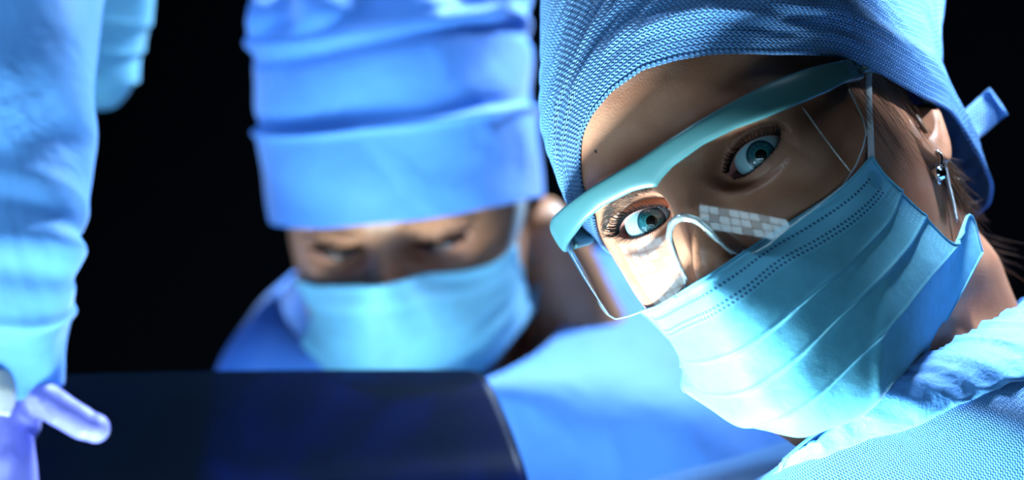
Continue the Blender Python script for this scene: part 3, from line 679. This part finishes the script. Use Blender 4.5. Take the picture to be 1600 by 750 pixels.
# hair at the nape and loose strands
parts = []
for i in range(330):
    near = i < 190; f = random.random(); th = math.radians((112+34*f) if near else (150+30*f)); y = (-20-24*random.random()) if near else (-50-20*random.random())
    b = head(np.array(th), np.array(y), False, off=1.2+3*random.random()); L = random.uniform(18, 36) if near else random.uniform(22, 55)
    dn = np.array([-.02, -.85, -.25]) if near else np.array([.16, -.55, -.62]); w = np.array([random.gauss(0, 1.2), random.gauss(0, 1.6), random.gauss(0, 2.0)])
    k = [b+np.array([0, 14, 3]), b+dn*L*.3+w*.4, b+dn*L*.65+w, b+dn*L+w*1.6+np.array([random.gauss(1, 2), random.gauss(0, 3), random.gauss(0, 3)])]
    parts.append(tube(k, [random.choice([.5, .9, 1.3]) if near else random.choice([.12, .2, .4]), .25, .05], 9, 4))
for i in range(60):                                            # fine hair in front of and over the ear
    th = math.radians(random.uniform(62, 104)); y = random.uniform(-2, 14); b = head(np.array(th), np.array(y), off=.6); L = random.uniform(15, 45)
    k = [b, b+np.array([1.5, -L*.4, -1]), b+np.array([2, -L*.8, -5*random.random()]), b+np.array([2+random.random()*3, -L, -10*random.random()])]
    parts.append(tube(k, [.12, .08, .03], 8, 3))
V, F = join(parts); obj('hair', P1(V), F, HAIR, surgeon)
ringpts = [(0, -117.5, 72), (14, -117, 71), (28, -114, 64), (40, -111.5, 48), (54, -111, 16), (62, -111, -14), (68, -111, -48), (70, -110, -88), (50, -110, -128), (0, -110, -146), (-44, -114, -130), (-64, -123, -84), (-66, -128, -30), (-56, -131, 18), (-38, -124, 54), (-16, -119.5, 69)]
ringpts = ringpts[9:]+ringpts[:9]                             # start at the nape
ring1 = closed_ring(P1(np.array(ringpts)), 260)
c1 = ring1.mean(0)
gw, R1 = gown('gown', ring1, (c1[0]+55, c1[1]+25, c1[2]-20), math.radians(-22), 225, 135, surgeon, KNIT2, hem=30, drop=70, seed=4, fold=4)
collar(ring1, R1, gw, COLLAR)

# near surgeon's mask, glasses, earring
LOOPB = [(65.5, -63.2, -21.0), (67.2, -54.6, -25), (68.6, -45.2, -29), (69.8, -37.2, -34), (70, -28, -42)]
mask1 = tag(face_mask(P1, MASKM), 'sharp light blue pleated mask with rows of dark stitches, below the clear glasses', 'face mask', 'surgical masks')
loop_strap([P1(np.array(p)) for p in [(67.5, -25, 46), (69.5, -14, 36), (71.5, -2, 25), (74, 10, 14), (75, 20, 0)]], 1.5, mask1)
loop_strap([P1(np.array(p)) for p in LOOPB], 1.6, mask1)
tag(safety_glasses(P1), 'clear wraparound safety glasses with a teal brow bar above the near mask', 'safety glasses')
lob = P1(np.array([73.5, -37.5, -20.]))+np.array([-3.6, 0, 3.4]); dn = np.array([0, 0, -1.]); ou = P1.R@np.array([1., 0, 0]); ou[2] = 0; ou /= np.linalg.norm(ou)
V, F = join([tube([lob+ou*-1.5-dn*1, lob+ou*1.2-dn*2.2, lob+ou*3+dn*.5, lob+ou*2.4+dn*4.2], [.8, 1.0, .9], 18, 10), tube([lob+ou*-1.5-dn*1, lob+ou*-2.6+dn*2, lob+ou*.6+dn*4.6], [.5], 10, 8)])
er = empty('earring', lob); tag(er, 'small silver drop earring with a round polished bead hanging from the ear lobe', 'earring')
obj('hook', V, F, METAL, er)
V, F = ball(lob+ou*1.6+dn*7.6, (3.7,)*3, 24, 16); obj('bead', V, F, METAL, er)
V, F = tube([lob+ou*1.6+dn*10.8, lob+ou*1.6+dn*12, lob+ou*1.6+dn*12.8], [1.4, 1.2, .4], 8, 10); obj('bead_tip', V, F, METAL, er)

# ================================================================== FAR COLLEAGUE WITH LOWERED EYES
def anchored(yaw, pitch, roll, p, px, py, d):
    P = Pose(yaw, pitch, roll, (0, 0, 0)); P.T = W(px, py, d)-P.R@np.array(p, float); return P
P2 = anchored(-9, 13, 6, (0, 0, 70), 607, 384, 1440)
c2 = W(820, 640, 1590)
helper = tag(empty('person', (c2[0], c2[1], 0)), 'blurred person behind, head bowed and eyes lowered, in a tall folded blue cap', 'person')
b2 = build_head(P2, helper, SKIN2, opening=(.8, .5), dense=2.4)
eye_pair(P2, helper, (0, -200, 400))
for sg in (1, -1): lashes(P2, helper, sg, .8, .5, thickness=.5); eyebrow(P2, helper, sg, 160)
CAP2 = [(-50, 74, 84, 104, -4), (0, 79, 92, 108, -2), (22, 80, 97, 110, 0), (50, 81, 98, 112, 0), (80, 82, 97, 112, -2), (110, 83, 94, 110, -6), (140, 81, 86, 104, -12), (158, 66, 66, 84, -16), (170, 30, 30, 40, -18), (173, .5, .5, .5, -18)]
def plain_cap(pose, parent, tab, edge, band, m, seed=0):
    nth, ny = 220, 150; th = np.linspace(-PI, PI, nth, endpoint=False); ye = np.interp(np.degrees(th), *zip(*edge)); ytop = tab[-1][0]-.3
    t = np.linspace(0, 1, ny); Y = ye[:, None]+(ytop-ye[:, None])*t; TH = th[:, None]+0*Y; P = head(TH, Y, False, tab)
    N = P-np.array([0, 30, -10.]); N[..., 1] *= .3; N /= np.linalg.norm(N, axis=-1, keepdims=True); s = Y-ye[:, None]; dg = TH
    d = 4.0*(1-sstep(band[0]-1.5, band[0]+1.5, s))+2.5*np.exp(-((s-band[0]+2)/2.5)**2)
    d += 3.5*np.exp(-((s-band[1]-3*np.sin(dg*2+seed))/4)**2)-2.5*np.exp(-((s-band[1]+7-3*np.sin(dg*2))/5)**2)
    d += 1.3*np.sin(dg*4+s*.06+1+seed)*sstep(5, 30, s)+5.5*np.sin(dg*9+2.2*np.sin(s*.09))*sstep(band[1], band[1]+12, s)
    d += 1.4*np.sin(dg*3-s*.12+seed)*sstep(band[0], band[0]+12, s)
    P = P+N*d[..., None]; V, F = grid(P, closed=True); F.append([i*ny+ny-1 for i in range(nth)])
    L = np.linalg.norm(P[1, 60]-P[0, 60]); UV = np.stack([np.repeat(np.arange(nth)*L, ny), s.ravel()], 1)
    return thick(obj('surgical_cap', pose(V), F, m, parent, uv=UV), 1.2, -1)
plain_cap(P2, helper, CAP2, [(-180, -40), (-110, 0), (-70, 12), (-40, 17), (0, 21), (40, 20), (70, 14), (110, 2), (180, -40)], (57, 109), BLUE)
parts = []
for i in range(150):
    th = math.radians(random.uniform(135, 225)); b = head(np.array(th), np.array(-6.-30*random.random()), False, off=4); L = random.uniform(35, 70)
    parts.append(tube([b+np.array([0, 8, 6]), b+np.array([6, -L*.4, -8]), b+np.array([10+random.gauss(0, 3), -L*.8, -22])], [.8, .9, .3], 7, 4))
V, F = join(parts); obj('hair', P2(V), F, HAIR, helper)
V, F = tube(P2(np.array([(70, -10, -34), (78, -40, -44), (84, -75, -50), (92, -115, -52), (100, -150, -50)])), [22, 30, 36, 44, 56], 24, 24, .8); 
bm = bmesh.new(); bm.from_mesh(b2.data)                        # neck muscle running out to the shoulder, same skin surface
vs = [bm.verts.new(Vector(v/1000)-Vector(b2.parent['_o'])) for v in V]
for v in vs: v[bm.verts.layers.float_color['tint']] = (0, 0, 0, 1)
for f in F:
    nf = bm.faces.new([vs[i] for i in f]); nf.smooth = True
bm.to_mesh(b2.data); bm.free()
ring2 = closed_ring([W(932, 408, 1620), W(900, 480, 1560), W(850, 545, 1500), W(775, 588, 1450), (W(680, 618, 1420)), W(560, 610, 1430), W(475, 540, 1490), W(440, 462, 1580), W(510, 400, 1680), W(680, 370, 1720), W(850, 380, 1690)], 220)
c = ring2.mean(0); g2, R2 = gown('gown', ring2, (c2[0]+10, c2[1], c[2]-30), math.radians(8), 215, 130, helper, BLUE, hem=30, drop=85, seed=9, fold=6)
mask2 = tag(face_mask(P2, MASK2, C=[[(p[0]*1.06, p[1]+12+13*math.exp(-(p[0]/38)**2), p[2]+(2 if p[0] < 0 else 0)) for p in r] for r in MASKC]), 'blurred pale blue mask on the face of the person with lowered eyes', 'face mask', 'surgical masks')
for sg in (1,):
    loop_strap([P2(np.array(p)) for p in [(68, -14, 46), (72, -2, 36), (75, 10, 28), (77, 24, 22)]], 3.2, mask2)
loop_strap([P2(np.array(p)) for p in [(70, -60, -30), (74, -46, -26), (77, -34, -28)]], 2.4, mask2)

# ================================================================== PERSON AT THE LEFT EDGE
P3 = anchored(74, 4, 2, (0, -118, 84), 166, 176, 1440)
c3 = W(-420, 500, 1490)
third = tag(empty('person', (c3[0], c3[1], 0)), 'person cut off by the left edge, blue sleeve and violet gloved hand hanging down', 'person')
build_head(P3, third, SKIN2, dense=3.0, opening=(4, 4), low=-185)
eye_pair(P3, third, (0, -100, 400))
for sg in (1, -1): lashes(P3, third, sg, 4, 4, .3)
plain_cap(P3, third, CAP2, [(-180, -40), (-110, 0), (-70, 12), (0, 26), (70, 14), (110, 2), (180, -40)], (48, 97), BLUE, 2)
mask3 = tag(face_mask(P3, MASK2, C=[[(p[0], p[1]+4, p[2]+3) for p in r] for r in MASKC]), 'blurred pale mask seen in profile, poking out behind the hanging blue sleeve', 'face mask', 'surgical masks')
loop_strap([P3(np.array(p)) for p in [(67.5, -22, 46), (72, 0, 26), (75, 16, 8)]], 2.2, mask3)
# torso
ring3 = closed_ring(P3(np.array([(0, -150, 42), (40, -146, 30), (62, -140, -20), (50, -134, -80), (0, -130, -105), (-50, -134, -80), (-62, -140, -20), (-40, -146, 30)])), 160)
c = ring3.mean(0); g3, R3 = gown('gown', ring3, (c3[0]-20, c3[1]+60, c[2]-60), math.radians(80), 200, 125, third, BLUE3, hem=30, drop=85, seed=12, fold=6)
def sleeve(path, rads, parent, m, ridges, n=140, k=64, flat=.85, seed=0):
    P = smooth_path(path, n); r = np.interp(np.linspace(0, 1, n), np.linspace(0, 1, len(rads)), rads); T = np.gradient(P, axis=0); T /= np.linalg.norm(T, axis=1)[:, None]
    out = []
    for i in range(n):
        a = np.cross(T[i], [0, 1, 0]); a /= np.linalg.norm(a); b = np.cross(a, T[i]); an = np.arange(k)*2*PI/k; t = i/(n-1); d = 0
        for t0, w, h, sk, f0 in ridges: d = d+h*np.exp(-((t-t0-sk*np.sin(an+f0))/w)**2)
        d = d+1.3*np.sin(an*3+t*14+seed)+.8*np.sin(an*5-t*23)
        out.append(P[i]+(r[i]+d)[:, None]*(np.cos(an)[:, None]*a+flat*np.sin(an)[:, None]*b))
    V, F = grid(np.array(out).transpose(1, 0, 2), closed=True); return thick(obj('sleeve', V, F, m, parent), 1.5, -1)
D3 = 1240
sleeve([W(20, -230, D3+80), W(-5, -80, D3+40), W(-8, 100, D3), W(-8, 250, D3-10), W(-6, 390, D3-20), W(-4, 500, D3-10), W(8, 604, D3)], [68, 60, 52.5, 47.5, 43.5, 37, 28.5], g3, BLUE3,
       [(.60, .022, 1.5, .035, 0), (.64, .016, -2.5, .03, .3), (.675, .02, 3, .02, -.3), (.72, .016, -2, .03, 0), (.80, .02, 2.5, .03, .6), (.40, .05, 2, .06, 1)])
def blob(name, parts, m, parent, voxel=1.6, iters=6):
    V, F = join(parts); o = obj(name, V, F, m, parent); r = o.modifiers.new('skin', 'REMESH'); r.mode = 'VOXEL'; r.voxel_size = voxel/1000; r.use_smooth_shade = True
    s = o.modifiers.new('soft', 'SMOOTH'); s.iterations = iters; s.factor = .6; return o
def Wp(*p): return [W(*q) for q in p]
parts = [tube(Wp((8, 560, D3), (10, 620, D3), (4, 668, D3-6)), [22, 24, 23], 12, 20, .8),
         tube(Wp((0, 640, D3-4), (-10, 720, D3-8), (-16, 770, D3-10)), [27, 31, 26], 14, 24, .62),
         tube(Wp((26, 606, D3-6), (64, 622, D3-10), (103, 646, D3-13), (132, 663, D3-14), (147, 669, D3-14)), [13, 9.5, 8.6, 8.4, 6.6], 22, 18),        # extended thumb
         tube(Wp((22, 690, D3-10), (32, 760, D3-14), (30, 830, D3-4), (22, 870, D3+6)), [10, 9.2, 8.4, 6.4], 20, 16),
         tube(Wp((2, 740, D3-14), (4, 820, D3-22), (2, 890, D3-10), (-4, 925, D3+4)), [10.5, 9.6, 8.6, 6.6], 20, 16),
         tube(Wp((-28, 745, D3-14), (-32, 825, D3-20), (-34, 885, D3-8), (-36, 915, D3+6)), [10, 9.2, 8.2, 6.4], 20, 16),
         tube(Wp((-60, 735, D3-10), (-70, 800, D3-14), (-74, 850, D3-4), (-74, 875, D3+6)), [9, 8, 7.2, 5.6], 20, 16)]
for c_, r_ in (((149, 669, D3-14), 7.6), ((22, 872, D3+6), 6.6), ((-4, 927, D3+4), 6.8), ((-36, 917, D3+6), 6.6), ((-74, 877, D3+6), 5.8)): parts.append(ball(W(*c_), (r_,)*3, 18, 12))
for k_ in range(5):                                            # latex creases at the thumb root and palm
    a_ = W(52+6*k_, 612+8*k_, D3-18); parts.append(tube([a_, a_+np.array([2, -1.5, -3.]), a_+np.array([2.5, 0, -7.])], [.9, 1.6, .7], 8, 8))
blob('glove', parts, GLOVE, third, voxel=1.2, iters=4)
V, F = tube(Wp((-4, 585, D3-22), (-3, 615, D3-24), (-8, 648, D3-26)), [15, 15.5, 12.5], 14, 28, .6); obj('knitted_cuff', V, F, CUFF, third)

# ================================================================== DARK FILM HELD UP IN FRONT
FILM = bpy.data.materials.new('xray_film'); FILM.use_nodes = True; N = NT(FILM)
t = N.node('ShaderNodeBsdfTransparent'); pat = N.smooth(N.tex(9, 4, dist=1.2), .3, .72)
N.l.new(N.mix(pat, (.008, .05, .16), (.03, .17, .42)), t.inputs[0])
N.n['Principled BSDF'].inputs['Base Color'].default_value = (.003, .012, .03, 1); N.n['Principled BSDF'].inputs['Roughness'].default_value = .34; N.b.inputs['Specular IOR Level'].default_value = .10
mx = N.node('ShaderNodeMixShader'); mx.inputs[0].default_value = .30; N.l.new(t.outputs[0], mx.inputs[1]); N.l.new(N.b.outputs[0], mx.inputs[2]); N.l.new(mx.outputs[0], N.n['Material Output'].inputs[0])
right = smooth_path([(748, 578), (768, 604), (790, 650), (810, 702), (826, 752), (848, 850)], 40); rows = []
for i, (rx, ry) in enumerate(right):
    f = i/39; ly = 592+(870-592)*f; r = []
    for j in range(61):
        u = j/60; x = -60+(rx+60)*u; y = ly+(ry-ly)*u-5*math.sin(u*PI)*(1-f)
        if u > .985 and i < 3: y += (3-i)*1.2
        r.append(W(x, y, 1262+40*u-70*f+10*math.sin(u*PI)))
    rows.append(r)
V, F = grid(np.array(rows)); tag(thick(obj('x_ray_film', V, F, FILM), .3), 'dark glossy sheet of film held up in front of the bowed person', 'x-ray film')
